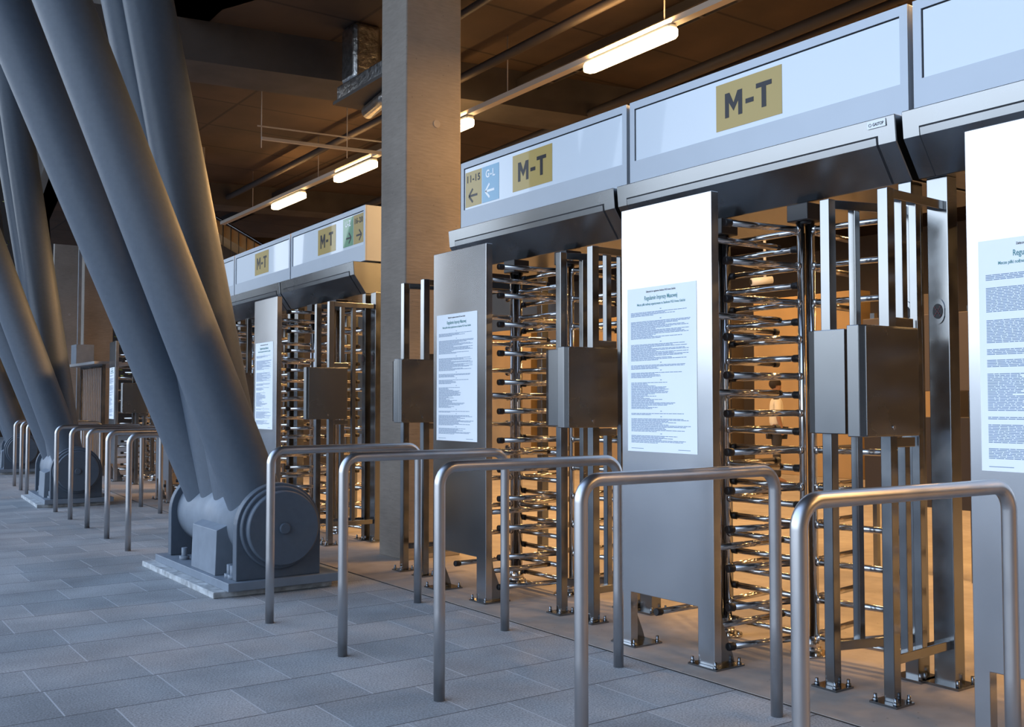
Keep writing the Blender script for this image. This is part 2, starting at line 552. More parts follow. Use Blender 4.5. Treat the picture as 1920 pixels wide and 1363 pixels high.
CAN = [(-0.14, 2.77), (-0.128, 2.637), (-0.0, 2.455), (0.82, 2.455), (0.82, 2.77)]
def turnstile():
    t = thing('turnstile', '', 'turnstile')
    rotor(t, 0, 0.635, 0.1, 12, [R(171), R(90), R(-80), R(8)])
    rotor(t, -0.03, 1.225, 0.2, 11, [R(181), R(62), R(-88), R(5)])
    MB().prism(CAN, -0.02, 2.035, 'y').build('canopy', M['canopy'], t, bevel=0.004, seg=1)
    # hatch flush in the canopy front, with dark gap around it
    def lerp(p, q, k): return (p[0] + (q[0] - p[0]) * k, p[1] + (q[1] - p[1]) * k)
    A = lerp(CAN[0], CAN[1], 0.66); Bp = CAN[1]; D = lerp(CAN[1], CAN[2], 0.985)
    g = MB()
    def off(p, k): return (p[0] - k, p[1] - k * 0.35)
    g.prism([off(A, 0.0022), off(Bp, 0.0022), off(D, 0.0022), D, Bp, A], 0.082, 1.945, 'y')
    g.build('hatch_gap', M['seam'], t)
    A2 = (A[0], A[1] - 0.009)
    h = MB().prism([off(A2, 0.0045), off(Bp, 0.0045), off(D, 0.0045), D, Bp, A2], 0.090, 1.938, 'y')
    h.build('hatch', M['canopy'], t)
    # supporting posts at the joint
    for y0, y1, x0, x1 in ((-0.185, -0.075, 0.03, 0.115), (-0.01, 0.062, 0.0, 0.10)):
        p = MB().box(x0, x1, y0, y1, 0.01, 2.455).build('support_post', M['frame_steel'], t, bevel=0.004)
        q = MB().box(x0 - 0.05, x1 + 0.03, y0 - 0.045, y1 + 0.045, 0.004, 0.016)
        for yy in (y0 - 0.03, y1 + 0.03):
            q.cyl((x0 - 0.03, yy, 0.01), (x0 - 0.03, yy, 0.05), 0.009, 8)
            q.cyl((x1 + 0.012, yy, 0.01), (x1 + 0.012, yy, 0.05), 0.009, 8)
        q.build('foot_plate', M['frame_steel'], p)
        yc = (y0 + y1) / 2
        s = MB().prism([(yc + 0.033 * math.cos(a), 1.80 + 0.05 * math.sin(a) + (0.012 if math.sin(a) > 0 else -0.012)) for a in [k * math.pi / 12 for k in range(24)]], x0 - 0.006, x0 + 0.001, 'x')
        s.build('indicator_plate', M['frame_steel'], p)
        l = MB().prism([(yc + 0.026 * math.cos(a), 1.80 + 0.037 * math.sin(a)) for a in [k * math.pi / 12 for k in range(24)]], x0 - 0.009, x0 - 0.004, 'x')
        l.build('indicator_lens', M['rubber'], p)
        d = MB()
        for k in range(-2, 3):
            for sgn in (1, -1):
                if k == 0 and sgn < 0: continue
                d.cyl((x0 - 0.012, yc + k * 0.007, 1.80 + sgn * k * 0.010), (x0 - 0.008, yc + k * 0.007, 1.80 + sgn * k * 0.010), 0.0032, 8)
        d.build('indicator_cross', M['red_led'], p)
    # rear posts of the canopy
    for y0 in (0.0, 1.9):
        MB().box(0.72, 0.79, y0, y0 + 0.07, 0.004, 2.455).build('rear_post', M['frame_steel'], t, bevel=0.003)
    # fixed bars behind the notice board
    for k in range(6):
        b = MB().tube([(-0.6, 0.745, 0.21 + 0.4 * k), (-0.115, 0.745, 0.21 + 0.4 * k)], 0.0175, 12)
        f = b.build('fixed_bar', M['chrome'], t)
        MB().tube([(-0.118, 0.745, 0.21 + 0.4 * k), (-0.085, 0.745, 0.21 + 0.4 * k)], 0.0155, 12).build('bar_plug', M['rubber'], f)
    return t

def guard_frame():
    t = thing('guard_frame', '', 'guard frame')
    S = 0.027
    def post(x, y):
        p = MB().box(x - S, x + S, y - S, y + S, 0.012, 2.34).build('post', M['frame_steel'], t, bevel=0.004)
        q = MB().box(x - 0.075, x + 0.06, y - 0.07, y + 0.07, 0.004, 0.014)
        for a, c in ((-0.055, -0.052), (-0.055, 0.052), (0.045, -0.052), (0.045, 0.052)):
            q.cyl((x + a, y + c, 0.012), (x + a, y + c, 0.045), 0.008, 8)
            q.cyl((x + a, y + c, 0.012), (x + a, y + c, 0.026), 0.013, 6)
        q.build('foot_plate', M['frame_steel'], p)
    post(-0.43, 0.16)
    post(-0.43, -0.16)
    def bar(p, q, wd=0.045, ht=0.045, name='rail'):
        p, q = Vector(p), Vector(q)
        d = q - p
        a = math.atan2(d.y, d.x)
        T = Matrix.Translation(p) @ Matrix.Rotation(a, 4, 'Z')
        MB().box(0, d.length, -wd / 2, wd / 2, -ht / 2, ht / 2, T).build(name, M['frame_steel'], t, bevel=0.003)
    def mull(x, y, z0, z1):
        MB().box(x - 0.02, x + 0.02, y - 0.02, y + 0.02, z0, z1).build('mullion', M['frame_steel'], t, bevel=0.003)
    for z in (2.315, 0.20):
        bar((-0.404, 0.155, z), (0.0, 0.04, z))
        bar((-0.404, -0.16, z), (0.03, -0.14, z))
    for z in (1.725, 1.175):
        bar((-0.404, -0.16, z), (-0.25, -0.153, z))
    mull(-0.28, 0.12, 1.70, 2.295); mull(-0.28, 0.12, 0.22, 1.21)
    mull(-0.31, -0.155, 1.745, 2.295); mull(-0.31, -0.155, 0.22, 1.155)
    mull(-0.19, -0.150, 0.22, 2.295)
    # reader housings
    b1 = MB().prism([(-0.53, 0.0), (-0.37, 0.0), (-0.37, 0.215), (-0.515, 0.215), (-0.53, 0.17)], 1.21, 1.70, 'z').build('control_box', M['box_steel'], t, bevel=0.004)
    b2 = MB().prism([(-0.69, -0.19), (-0.66, -0.215), (-0.275, -0.215), (-0.275, -0.13), (-0.69, -0.13)], 1.205, 1.70, 'z').build('control_box', M['box_steel'], t, bevel=0.004)
    MB().box(-0.672, -0.28, -0.2185, -0.214, 1.213, 1.693).build('box_cover', M['box_steel'], b2, bevel=0.0015)
    MB().tube([(-0.48, -0.218, 1.245), (-0.48, -0.224, 1.245)], 0.010, 16).build('lock', M['chrome'], b2)
    return t

def sign_box():
    t = thing('sign_box', '', 'sign')
    D = 0.42
    y0, y1, z0, z1 = 0.0, 2.063, 2.79, 3.352
    fy0, fy1, fz0, fz1 = 0.045, 2.018, 2.955, 3.303
    b = MB()
    b.box(0.012, D, y0, y1, z0, z1)
    b.build('housing', M['sign_frame'], t, bevel=0.003)
    f = MB()
    f.box(0, 0.0119, y0, y1, fz1, z1).box(0, 0.0119, y0, y1, z0, fz0).box(0, 0.0119, y0, fy0, fz0, fz1).box(0, 0.0119, fy1, y1, fz0, fz1)
    f.build('front_frame', M['sign_frame'], t)
    g = MB().box(0.0095, 0.0118, fy0, fy1, fz0, fz1)
    g.build('gasket', M['seam'], t)
    MB().box(0.007, 0.0094, fy0, fy1 - 0.008, fz0, fz1 - 0.008).build('face', M['sign_face'], t)
    MB().box(0.28, 0.283, y0 - 0.0015, y0 - 0.0002, z0, z1).build('side_seam', M['seam'], t)
    return t

def pict(t, y_hi, y_lo, z0, z1, m, name='pictogram'):
    return MB().box(0.0052, 0.0068, y_lo, y_hi, z0, z1).build(name, m, t)
def mt(t, y_hi, y_lo, zc=3.13):
    p = pict(t, y_hi, y_lo, 2.987, 3.268, M['tan'])
    yc = (y_hi + y_lo) / 2
    k = (y_hi - y_lo) / 0.5
    b = MB()
    def poly(pts):
        b.prism([(yc - (q[0] - 0.178) * k, 3.055 + q[1]) for q in pts], 0.0042, 0.005, 'x')
    h = 0.148
    poly([(0, 0), (0, h), (0.036, h), (0.0675, 0.082), (0.099, h), (0.135, h), (0.135, 0), (0.104, 0), (0.104, 0.088), (0.0675, 0.032), (0.031, 0.088), (0.031, 0)])
    poly([(0.160, 0.052), (0.222, 0.052), (0.222, 0.080), (0.160, 0.080)])
    poly([(0.240, h - 0.028), (0.240, h), (0.356, h), (0.356, h - 0.028), (0.315, h - 0.028), (0.315, 0), (0.281, 0), (0.281, h - 0.028)])
    b.build('lettering', M['ink'], p)
    return p
def arrow(p, yc, zc, m, left=True, s=1.0):
    k = 1 if left else -1
    b = MB()
    def seg(a, c, wd=0.012):
        a, c = Vector((0, a[0], a[1])), Vector((0, c[0], c[1]))
        d = (c - a).normalized(); n = Vector((0, -d.z, d.y)) * wd
        vs = [a + n, c + n, c - n, a - n]
        b._fin([v + Vector((0.0042, 0, 0)) for v in vs] + [v + Vector((0.005, 0, 0)) for v in vs], [(0, 1, 2, 3), (7, 6, 5, 4), (0, 4, 5, 1), (1, 5, 6, 2), (2, 6, 7, 3), (3, 7, 4, 0)])
    tip = (yc + k * 0.075 * s, zc)
    seg((yc - k * 0.075 * s, zc), (tip[0] - k * 0.012, zc), 0.0095)
    seg(tip, (tip[0] - k * 0.07 * s, zc + 0.065 * s), 0.0095)
    seg(tip, (tip[0] - k * 0.07 * s, zc - 0.065 * s), 0.0095)
    b.build('arrow', m, p)

# notice board with two feet
def notice_board():
    t = thing('notice_board', '', 'board')
    x0, x1 = -0.65, -0.597
    ya, yb = 0.715, 1.412
    b = MB()
    out = [(ya, 0.012), (ya, 2.455), (yb, 2.455), (yb, 0.012), (yb - 0.065, 0.012), (yb - 0.065, 0.30), (ya + 0.115, 0.30), (ya + 0.115, 0.012)]
    b.prism(out, x0, x1, 'x')
    b.build('board', M['board'], t, bevel=0.003)
    for y in (ya + 0.004, yb - 0.012):
        q = MB().prism([(x1, 0.015), (x1 + 0.10, 0.015), (x1 + 0.085, 0.06), (x1 + 0.012, 0.23), (x1, 0.32)], y, y + 0.008, 'y')
        q.build('gusset', M['frame_steel'], t)
    for y in (ya + 0.055, yb - 0.035):
        q = MB().box(x0 - 0.035, x1 + 0.12, y - 0.10, y + 0.10, 0.004, 0.013)
        for a, c in ((-0.02, -0.08), (-0.02, 0.08), (0.155, -0.08), (0.155, 0.08)):
            q.cyl((x0 + a, y + c, 0.01), (x0 + a, y + c, 0.045), 0.008, 8)
            q.cyl((x0 + a, y + c, 0.01), (x0 + a, y + c, 0.024), 0.013, 6)
        q.build('foot_plate', M['frame_steel'], t)
    return t

PARAS = [(0.190, 0.034), (0.245, 0.115), (0.382, 0.108), (0.505, 0.030), (0.550, 0.040), (0.608, 0.165), (0.790, 0.018), (0.822, 0.085), (0.922, 0.048)]
def notice(seed, hy=0.82, ly=1.365):
    t = thing('notice', '', 'notice')
    X = -0.6505
    y0, y1, z0, z1 = 0.822, 1.362, 1.087, 1.998
    MB().box(X - 0.0012, X, y0, y1, z0, z1).build('paper', M['paper'], t)
    Hh, W = z1 - z0, y1 - y0
    yc = (y0 + y1) / 2
    xt = X - 0.0016
    text_mesh('Załącznik do regulaminu Stadionu PGE Arena Gdańsk', 0.0135, 'small_heading', M['ink'], t, (xt, yc, z1 - 0.030), 0.0002, 0.0002, 'CENTER', 0.78)
    text_mesh('Regulamin Imprezy Masowej', 0.033, 'heading', M['text_head'], t, (xt, yc, z1 - 0.072), 0.0005, 0.0002, 'CENTER', 0.68)
    text_mesh('Mecze piłki nożnej organizowane na Stadionie PGE Arena Gdańsk', 0.0185, 'subheading', M['text_head'], t, (xt, yc, z1 - 0.101), 0.0003, 0.0002, 'CENTER', 0.76)
    b = MB()
    rr = random.Random(seed)
    left = y1 - 0.03
    width = W - 0.07
    def line(z, ln):
        y = left
        while y > left - ln:
            wl = rr.uniform(0.012, 0.045)
            e = max(y - wl, left - ln)
            b._fin([Vector((xt, y, z)), Vector((xt, e, z)), Vector((xt, e, z + 0.0034)), Vector((xt, y, z + 0.0034))], [(0, 1, 2, 3)])
            y = e - 0.003
    for s, h in PARAS:
        s2 = 0.155 + (s - 0.19) * (0.80 / 0.78)
        n = max(2, int(h * Hh / 0.0062))
        zt = z1 - s2 * Hh
        for i in range(n):
            long = rr.random() < (0.75 if i % 5 == 0 else 0.3)
            ln = width * (rr.uniform(0.85, 1.0) if long else rr.uniform(0.35, 0.8))
            if h > 0.1 and s > 0.6:
                ln = width * rr.uniform(0.2, 0.75)
            if i == n - 1: ln = width * rr.uniform(0.3, 0.6)
            line(zt - i * 0.0062, ln)
        # centred paragraph mark
        zc = zt + 0.013
        b._fin([Vector((xt, yc + 0.006, zc)), Vector((xt, yc - 0.006, zc)), Vector((xt, yc - 0.006, zc + 0.004)), Vector((xt, yc + 0.006, zc + 0.004))], [(0, 1, 2, 3)])
    zf = z0 + 0.016
    for a, c in ((0.03, 0.13), (0.40, 0.49)):
        b._fin([Vector((xt, y1 - a, zf)), Vector((xt, y1 - c, zf)), Vector((xt, y1 - c, zf + 0.0028)), Vector((xt, y1 - a, zf + 0.0028))], [(0, 1, 2, 3)])
    b.build('body_text', M['text'], t)
    return t

TS, GF, NB, NO = turnstile(), guard_frame(), notice_board(), notice(3)
first = {'t': True, 'g': True, 'b': True, 'n': True}
def put(proto, key, B, dy, label, group):
    o = proto if first[key] else copy_tree(proto)
    first[key] = False
    place(o, B, 0, dy)
    o['label'] = label
    o['group'] = group
    return o
def unit(B, k, where, board=True, frame=True):
    dy = k * PITCH
    put(TS, 't', B, dy, 'full height barred steel turnstile ' + where[0], 'full height turnstiles')
    if frame: put(GF, 'g', B, dy, 'steel guard frame with control boxes, ' + where[1], 'guard frames beside the turnstiles')
    if board:
        put(NB, 'b', B, dy, 'tall brushed steel notice board ' + where[2], 'steel notice boards in front of turnstiles')
        put(NO, 'n', B, dy, 'white printed regulations sheet ' + where[3], 'regulations sheets on the boards')
unit(BAY_A, 0, ('under the big ochre M-T sign, fully in view', 'between the two nearest turnstiles', 'standing left of the nearest barred rotors', 'on the large board below the biggest M-T sign'))
unit(BAY_A, 1, ('under the sign with blue G-L panel', 'right of the turnstile below the G-L arrow sign', 'under the sign with the blue G-L panel', 'on the board right of the concrete column'))
unit(BAY_A, -1, ('cut off by the right edge of the photo', 'outside the right edge', 'cut off by the right edge of the photo', 'cut off by the right edge, largest print'), frame=False)
unit(BAY_B, 0, ('left of the concrete column under the green U-Z panel', 'left of the concrete column with one box in view', 'narrow, left of the turnstile beside the concrete column', 'on the narrow board left of the concrete column'))
unit(BAY_B, 1, ('mostly hidden behind the nearest leaning grey tubes', 'dark, just right of the nearest leaning tubes', 'x', 'x'), board=False)
unit(BAY_B, 2, ('at the end of its row, behind the leaning tubes', 'thin one left of the nearest leaning tubes', 'only its lower end seen left of the leaning tubes', 'hidden on the board behind the leaning tubes'))
unit(BAY_C, 0, ('farthest one, seen left of the nearest leaning tubes', 'farthest one, seen left of the nearest leaning tubes', 'farthest and smallest, between the two sets of leaning tubes', 'on the farthest and smallest board'))
# row-end frame beside the column
o = put(GF, 'g', BAY_A, 2 * PITCH - 0.02, 'steel guard frame with dark control box beside the concrete column', 'guard frames beside the turnstiles')

# ---------------------------------------------------------------- sign boxes
SB = sign_box()
signs = []
lab = ['white light box sign with one large ochre M-T panel, nearest complete one',
       'white light box sign with ochre 11-15 and blue G-L arrow panels',
       'blank white light box sign cut off by the top right corner',
       'white light box sign with green U-Z and ochre 16-20 arrow panels',
       'bright white light box sign with pale M-T panel behind the leaning tubes',
       'white light box sign mostly hidden behind the leaning tubes, only its end showing']
spots = [(BAY_A, 0, -0.005), (BAY_A, 1, 0.0), (BAY_A, -1, -0.008), (BAY_B, 0, 0.0), (BAY_B, 1, 0.0), (BAY_B, 2, 0.0)]
for i, (B, k, d) in enumerate(spots):
    o = SB if i == 0 else copy_tree(SB)
    place(o, B, 0, k * PITCH + d)
    o['label'] = lab[i]
    o['group'] = 'light box signs above the turnstiles'
    signs.append(o)
mt(signs[0], 1.294, 0.795)
mt(signs[1], 1.324, 0.823)
p = pict(signs[1], 2.000, 1.762, 2.972, 3.262, M['tan'])
text_mesh('11-15', 0.078, 'lettering', M['ink'], p, (0.0046, 1.882, 3.175), 0.0024, align='CENTER', squeeze=0.98)
arrow(p, 1.885, 3.06, M['ink'], True, 0.85)
p = pict(signs[1], 1.752, 1.513, 2.972, 3.262, M['blue'])
text_mesh('G-L', 0.085, 'lettering', M['white'], p, (0.0046, 1.632, 3.170), 0.0024, align='CENTER', squeeze=0.9)
arrow(p, 1.640, 3.06, M['white'], True, 0.85)
mt(signs[3], 1.250, 0.760)
p = pict(signs[3], 0.565, 0.312, 2.985, 3.285, M['green'])
text_mesh('U-Z', 0.085, 'lettering', M['white'], p, (0.0046, 0.44, 3.195), 0.0024, align='CENTER', squeeze=0.9)
arrow(p, 0.42, 3.07, M['ink'], False, 0.85)
p = pict(signs[3], 0.300, 0.055, 2.985, 3.285, M['tan'])
text_mesh('16-20', 0.078, 'lettering', M['ink'], p, (0.0046, 0.177, 3.195), 0.0024, align='CENTER', squeeze=0.98)
arrow(p, 0.165, 3.07, M['ink'], False, 0.85)
mt(signs[4], 3.352 - PITCH, 2.846 - PITCH)

# maker's plates on canopy corners
def plate(B, dy, label):
    t = thing('maker_plate', label, 'label plate')
    place(t, B, 0, dy)
    MB().box(-0.1425, -0.1405, 0.03, 0.135, 2.722, 2.760).build('plate', M['white'], t)
    text_mesh('GASTOP', 0.021, 'lettering', M['ink'], t, (-0.1430, 0.103, 2.733), 0.0006, 0.0002, squeeze=0.78)
    b = MB()
    ring = [(-0.1430, 0.118 + 0.0075 * math.cos(a), 2.740 + 0.0075 * math.sin(a)) for a in [k * math.pi / 10 for k in range(21)]]
    b.tube(ring, 0.0013, 6)
    b.build('ring_emblem', M['ink'], t)
plate(BAY_A, 0, 'small white maker plate reading GASTOP on the nearest complete canopy')

# ---------------------------------------------------------------- crowd barriers (bent pipe hoops)
def hoop(L):
    b = MB()
    r, zt, br = 0.0265, 1.062, 0.085
    pts = [(0, 0, 0.0), (0, 0, 0.4), (0, 0, zt - br)]
    for k in range(1, 8):
        a = k / 8 * math.pi / 2
        pts.append((br - br * math.cos(a), 0, zt - br + br * math.sin(a)))
    pts += [(br, 0, zt), (L - br, 0, zt)]
    for k in range(1, 8):
        a = k / 8 * math.pi / 2
        pts.append((L - br + br * math.sin(a), 0, zt - br + br * math.cos(a)))
    pts += [(L, 0, zt - br), (L, 0, 0.4), (L, 0, 0.0)]
    b.tube(pts, r, 24)
    return b
hoops = [((2.432, 1.968), (3.50, 1.915), 'nearest and largest steel pipe hoop barrier, right foreground'),
         ((2.432, 2.985), (3.505, 2.965), 'second steel pipe hoop barrier from the right edge'),
         ((2.432, 4.010), (3.493, 3.985), 'middle steel pipe hoop barrier of the five foreground ones'),
         ((2.431, 5.007), (3.495, 5.010), 'steel pipe hoop barrier second right of the round grey hinge'),
         ((2.426, 6.017), (3.493, 6.044), 'steel pipe hoop barrier directly in front of the round grey hinge')]
far_h = [((2.538, 9.70), 3.60, 'nearest hoop barrier of the second row, left of the big hinge'),
         ((2.592, 10.70), 3.645, 'second nearest hoop barrier in the row beyond the big hinge'),
         ((2.637, 11.74), 3.69, 'middle hoop barrier in the row beyond the big hinge'),
         ((2.668, 12.72), 3.72, 'fourth hoop barrier in the row beyond the big hinge'),
         ((2.701, 13.70), 3.755, 'farthest hoop barrier in the row beyond the big hinge'),
         ((2.853, 16.5), 3.9, 'hoop barrier right beside the second hinge, first of the far left three'),
         ((2.930, 17.45), 3.98, 'middle hoop barrier of the three at the far left'),
         ((2.990, 18.4), 4.04, 'hoop barrier farthest away at the left edge')]
for (x0, y0), xb, l in far_h:
    hoops.append(((x0, y0), (xb, y0 + 0.05), l))
for (x0, y0), (x1, y1), l in hoops:
    Ln = math.hypot(x1 - x0, y1 - y0)
    t = hoop(Ln).build('hoop_barrier', M['rail'])
    tag(t, l, 'barrier', 'steel pipe hoop barriers')
    t.location = (x0, y0, 0)
    t.rotation_euler = (0, 0, math.atan2(y1 - y0, x1 - x0))

# ---------------------------------------------------------------- hinged truss feet with four leaning tubes
def truss(label):
    t = thing('steel_support', label, 'support')
    # local origin: ground below the axle centre; axle along Y
    p = MB()
    p.box(-0.475, 0.42, -0.88, 0.88, 0.0, 0.045)
    p.build('mortar_plinth', M['plinth'], t, bevel=0.006)
    MB().box(-0.39, 0.46, -0.94, 0.80, 0.045, 0.105).build('base_plate', M['paint_light'], t, bevel=0.004)
    zc, Rb = 0.465, 0.318
    for y0 in (-0.89, 0.62):
        pts = [(-Rb, 0.105)] + [(Rb * math.cos(a), zc + Rb * math.sin(a)) for a in [math.pi - k * math.pi / 28 for k in range(29)]] + [(Rb, 0.105)]
        MB().prism(pts, y0, y0 + 0.075, 'y').build('bracket', M['paint'], t, bevel=0.006)
    MB().tube([(0, -0.83, zc), (0, 0.625, zc)], 0.27, 56).build('axle_drum', M['paint_light'], t)
    d = MB()
    d.tube([(0, -0.888, zc), (0, -0.915, zc), (0, -0.925, zc)], 0.275, 56, radii=[0.297, 0.297, 0.285])
    d.tube([(0, -0.92, zc), (0, -0.975, zc), (0, -0.985, zc)], 0.262, 56, radii=[0.266, 0.266, 0.256])
    e = d.build('end_cover', M['paint'], t)
    MB().tube([(0, -0.98, zc), (0, -1.0, zc), (0, -1.005, zc)], 0.04, 24, radii=[0.04, 0.04, 0.034]).build('centre_bolt', M['paint'], e)
    # stiffener box in the middle
    b = MB()
    b.prism([(-0.355, 0.105), (-0.345, 0.43), (-0.235, 0.475), (0.0, 0.30), (0.0, 0.105)], -0.56, -0.02, 'y')
    b.build('stiffener_box', M['paint_light'], t, bevel=0.004)
    for y in (-0.76, -0.69, 0.35):
        q = MB()
        q.cyl((-0.29, y, 0.10), (-0.29, y, 0.20), 0.022, 10)
        q.cyl((-0.29, y, 0.10), (-0.29, y, 0.135), 0.04, 6)
        q.build('anchor_bolt', M['paint_light'], t)
    # tubes: front pair leans further out than the back pair
    for y, dx, dy, r in ((0.36, -0.375, 0.20, 0.205), (0.09, -0.145, 0.22, 0.205), (-0.21, -0.125, 0.22, 0.205), (-0.60, -0.335, 0.20, 0.205)):
        h = 9.2
        MB().tube([(0, y, zc), (dx * h, y + dy * h, zc + h)], r, 48, caps=False).build('tube_leg', M['paint'], t)
    return t
T1 = truss('nearest grey steel support with round hinge and four leaning tubes')
T1.location = (2.875, 7.85, 0)
T2 = copy_tree(T1)
T2.location = (3.13, 15.2, 0)
T2.rotation_euler = (0, 0, -R(3.5))
T2['label'] = 'second grey steel support, smaller hinge behind the far hoop barriers'
T3 = copy_tree(T1)
T3.location = (3.72, 22.3, 0)
T3.rotation_euler = (0, 0, -R(7))
T3['label'] = 'third grey steel support at the left edge, farthest away'
for q in (T1, T2, T3): q['group'] = 'steel supports with hinges'

# ---------------------------------------------------------------- lamps
def lamp_proto(w):
    t = thing('fluorescent_lamp', '', 'lamp')
    Ln = 1.24
    b = MB().box(-0.05, 0.05, 0.02, Ln - 0.02, 0.035, 0.07)
    b.build('lamp_body', M['lamp_body'], t, bevel=0.01)
    pts = []
    d = MB()
    hw = 0.072
    outl = [(-hw, 0.06), (-hw + 0.03, 0.0), (hw - 0.03, 0.0), (hw, 0.06), (hw, Ln - 0.06), (hw - 0.03, Ln), (-hw + 0.03, Ln), (-hw, Ln - 0.06)]
    d.prism(outl, -0.045, 0.035, 'z')
    d.build('diffuser', M['diffuser'], t, bevel=0.018, seg=3)
    return t
def glow(o, power, up):
    for nm, fr in (('lamp_glow', 1.0), ('lamp_uplight', up)):
        li = bpy.data.lights.new(nm, 'AREA')
        li.shape = 'RECTANGLE'; li.size = 0.12; li.size_y = 1.15
        li.energy = power * LAMP * fr; li.color = (1.0, 0.55, 0.20)
        lo = bpy.data.objects.new(nm, li)
        C.objects.link(lo)
        lo.parent = o
        lo.location = (0, 0.62, -0.06 if nm == 'lamp_glow' else 0.09)
        if nm == 'lamp_uplight': lo.rotation_euler = (math.pi, 0, 0)
LP = {}
def lamp(x, y, z, rz, label, power, up, group):
    if group not in LP:
        o = LP[group] = lamp_proto(1)
        glow(o, power, up)
    else:
        o = copy_tree(LP[group])
    o.location = (x, y, z); o.rotation_euler = (0, 0, rz)
    tag(o, label, 'lamp', group)
    return o
RZ = -R(0.9)
G1, G2 = 'fluorescent lamps hanging in a row', 'lamps deep inside the concourse'
P1, P2 = 130, 130
lamp(6.225, 6.32, 4.62, RZ, 'brightest lamp, high up in the centre right', P1, 0.30, G1)
lamp(6.32, 9.74, 4.62, RZ, 'lamp half hidden behind the right side of the column', P1, 0.30, G1)
lamp(6.36, 12.2, 4.62, RZ, 'lamp directly left of the concrete column', P1, 0.30, G1)
lamp(6.42, 14.70, 4.62, RZ, 'lamp farthest left in the hanging row', P1, 0.30, G1)
lamp(6.2, 2.3, 4.62, RZ, 'lamp of the hanging row above the right gates', P1, 0.30, G1)
lamp(6.15, -1.2, 4.62, RZ, 'lamp of the hanging row beyond the right edge', P1, 0.30, G1)
lamp(6.10, -4.7, 4.62, RZ, 'last lamp of the hanging row beyond the right edge', P1, 0.30, G1)
for x in (10.0, 13.8):
    for y in (-9.0, -4.0, 0.5, 4.5, 8.5, 12.5, 17.0, 22.0):
        lamp(x + 0.03 * y, y, 5.33, RZ, 'warm lamp deep inside the concourse behind the gates', P2, 0.0, G2)
# trunking rail carrying the lamps
tr = MB()
tr.box(-0.045, 0.045, -6.0, 11.0, 0.0, 0.055)
t = thing('lamp_trunking', 'thin pale metal rail carrying the row of lamps', 'rail', (6.29, 7.5, 4.70), RZ)
tr.build('rail_profile', M['trunk'], t)
for y in (-4.5, -1.0, 1.5, 4.0, 6.6, 9.4):
    MB().cyl((0, y, 0.05), (0, y, 0.705), 0.006, 6).build('hanger_rod', M['trunk'], t)
# cross rail
t = thing('hanging_rail', 'thin pale rail hanging across left of the concrete column', 'rail', (4.62, 11.86, 4.6), -R(7))
MB().box(0, 1.7, -0.02, 0.02, 0, 0.035).build('rail_profile', M['trunk'], t)
MB().box(-0.05, 1.7, -0.008, 0.008, 0.16, 0.175).build('upper_wire', M['trunk'], t)
for x in (0.0, 1.1):
    MB().cyl((x, 0, -0.1), (x, 0, 0.805), 0.006, 6).build('hanger_rod', M['trunk'], t)
# dark pipes and trays along the soffit
for i, (x, y0, y1, z, r, dx, l) in enumerate(((6.15, 3.9, 26, 5.15, 0.05, 0.02, 'dark pipe under the ceiling above the lamp row, left one'),
                                (7.75, 3.9, 30, 5.0, 0.06, 0.06, 'dark pipe under the ceiling just above the signs'),
                                (8.3, 3.9, 30, 5.15, 0.035, 0.06, 'thin dark pipe close above the sign tops'),
                                (5.3, 3.9, 10.3, 5.3, 0.04, 0.03, 'dark pipe beside the top right of the column'))):
    o = MB().tube([(x, y0, z), (x + dx * (y1 - y0), y1, z)], r, 12).build('ceiling_pipe', M['tray'])
    tag(o, l, 'pipe', 'pipes under the ceiling')
t = thing('cable_tray', 'wide dark cable tray under the ceiling beyond the brightest lamp', 'cable tray', (7.2, 9.0, 5.2), -R(1))
b = MB().box(-0.15, -0.14, -5, 18, 0, 0.09).box(0.14, 0.15, -5, 18, 0, 0.09)
b.build('side_rails', M['tray'], t)
b = MB()
for k in range(46): b.box(-0.14, 0.14, -5 + k * 0.5, -4.95 + k * 0.5, 0.0, 0.02)
o = b.build('rungs', M['tray'], t); o['kind'] = 'stuff'

# duct wrapped in foil
t = thing('foil_duct', 'foil wrapped air duct hanging left of the column top', 'duct', (4.72, 9.95, 4.62), -R(1))
MB().box(0, 0.42, -1.6, 0.0, 0.0, 0.16).build('horizontal_duct', M['foil'], t, bevel=0.012)
MB().box(0.02, 0.34, -0.40, -0.05, 0.16, 0.778).build('vertical_duct', M['foil'], t, bevel=0.05, seg=4)
MB().box(-0.03, 0.47, -1.6, 0.03, -0.035, 0.0).build('support_bracket', M['tray'], t)
b = MB()
b.tube([(0.12, -1.4, -0.10), (0.30, -0.15, -0.10)], 0.075, 16)
b.build('flexible_hose', M['foil'], t)

# emergency luminaires
t = thing('emergency_lamp', 'small bright twin emergency lamp under the far ceiling', 'lamp', (9.55, 17.6, 4.98), -R(20))
MB().box(-0.02, 0.02, -0.05, 0.05, 0.0, 0.42).build('stem', M['tray'], t)
for x in (-0.2, 0.03):
    MB().prism([(x, -0.06), (x + 0.17, -0.06), (x + 0.17, 0.06), (x, 0.06)], -0.02, 0.02, 'z').build('lens', M['diffuser'], t, bevel=0.01)

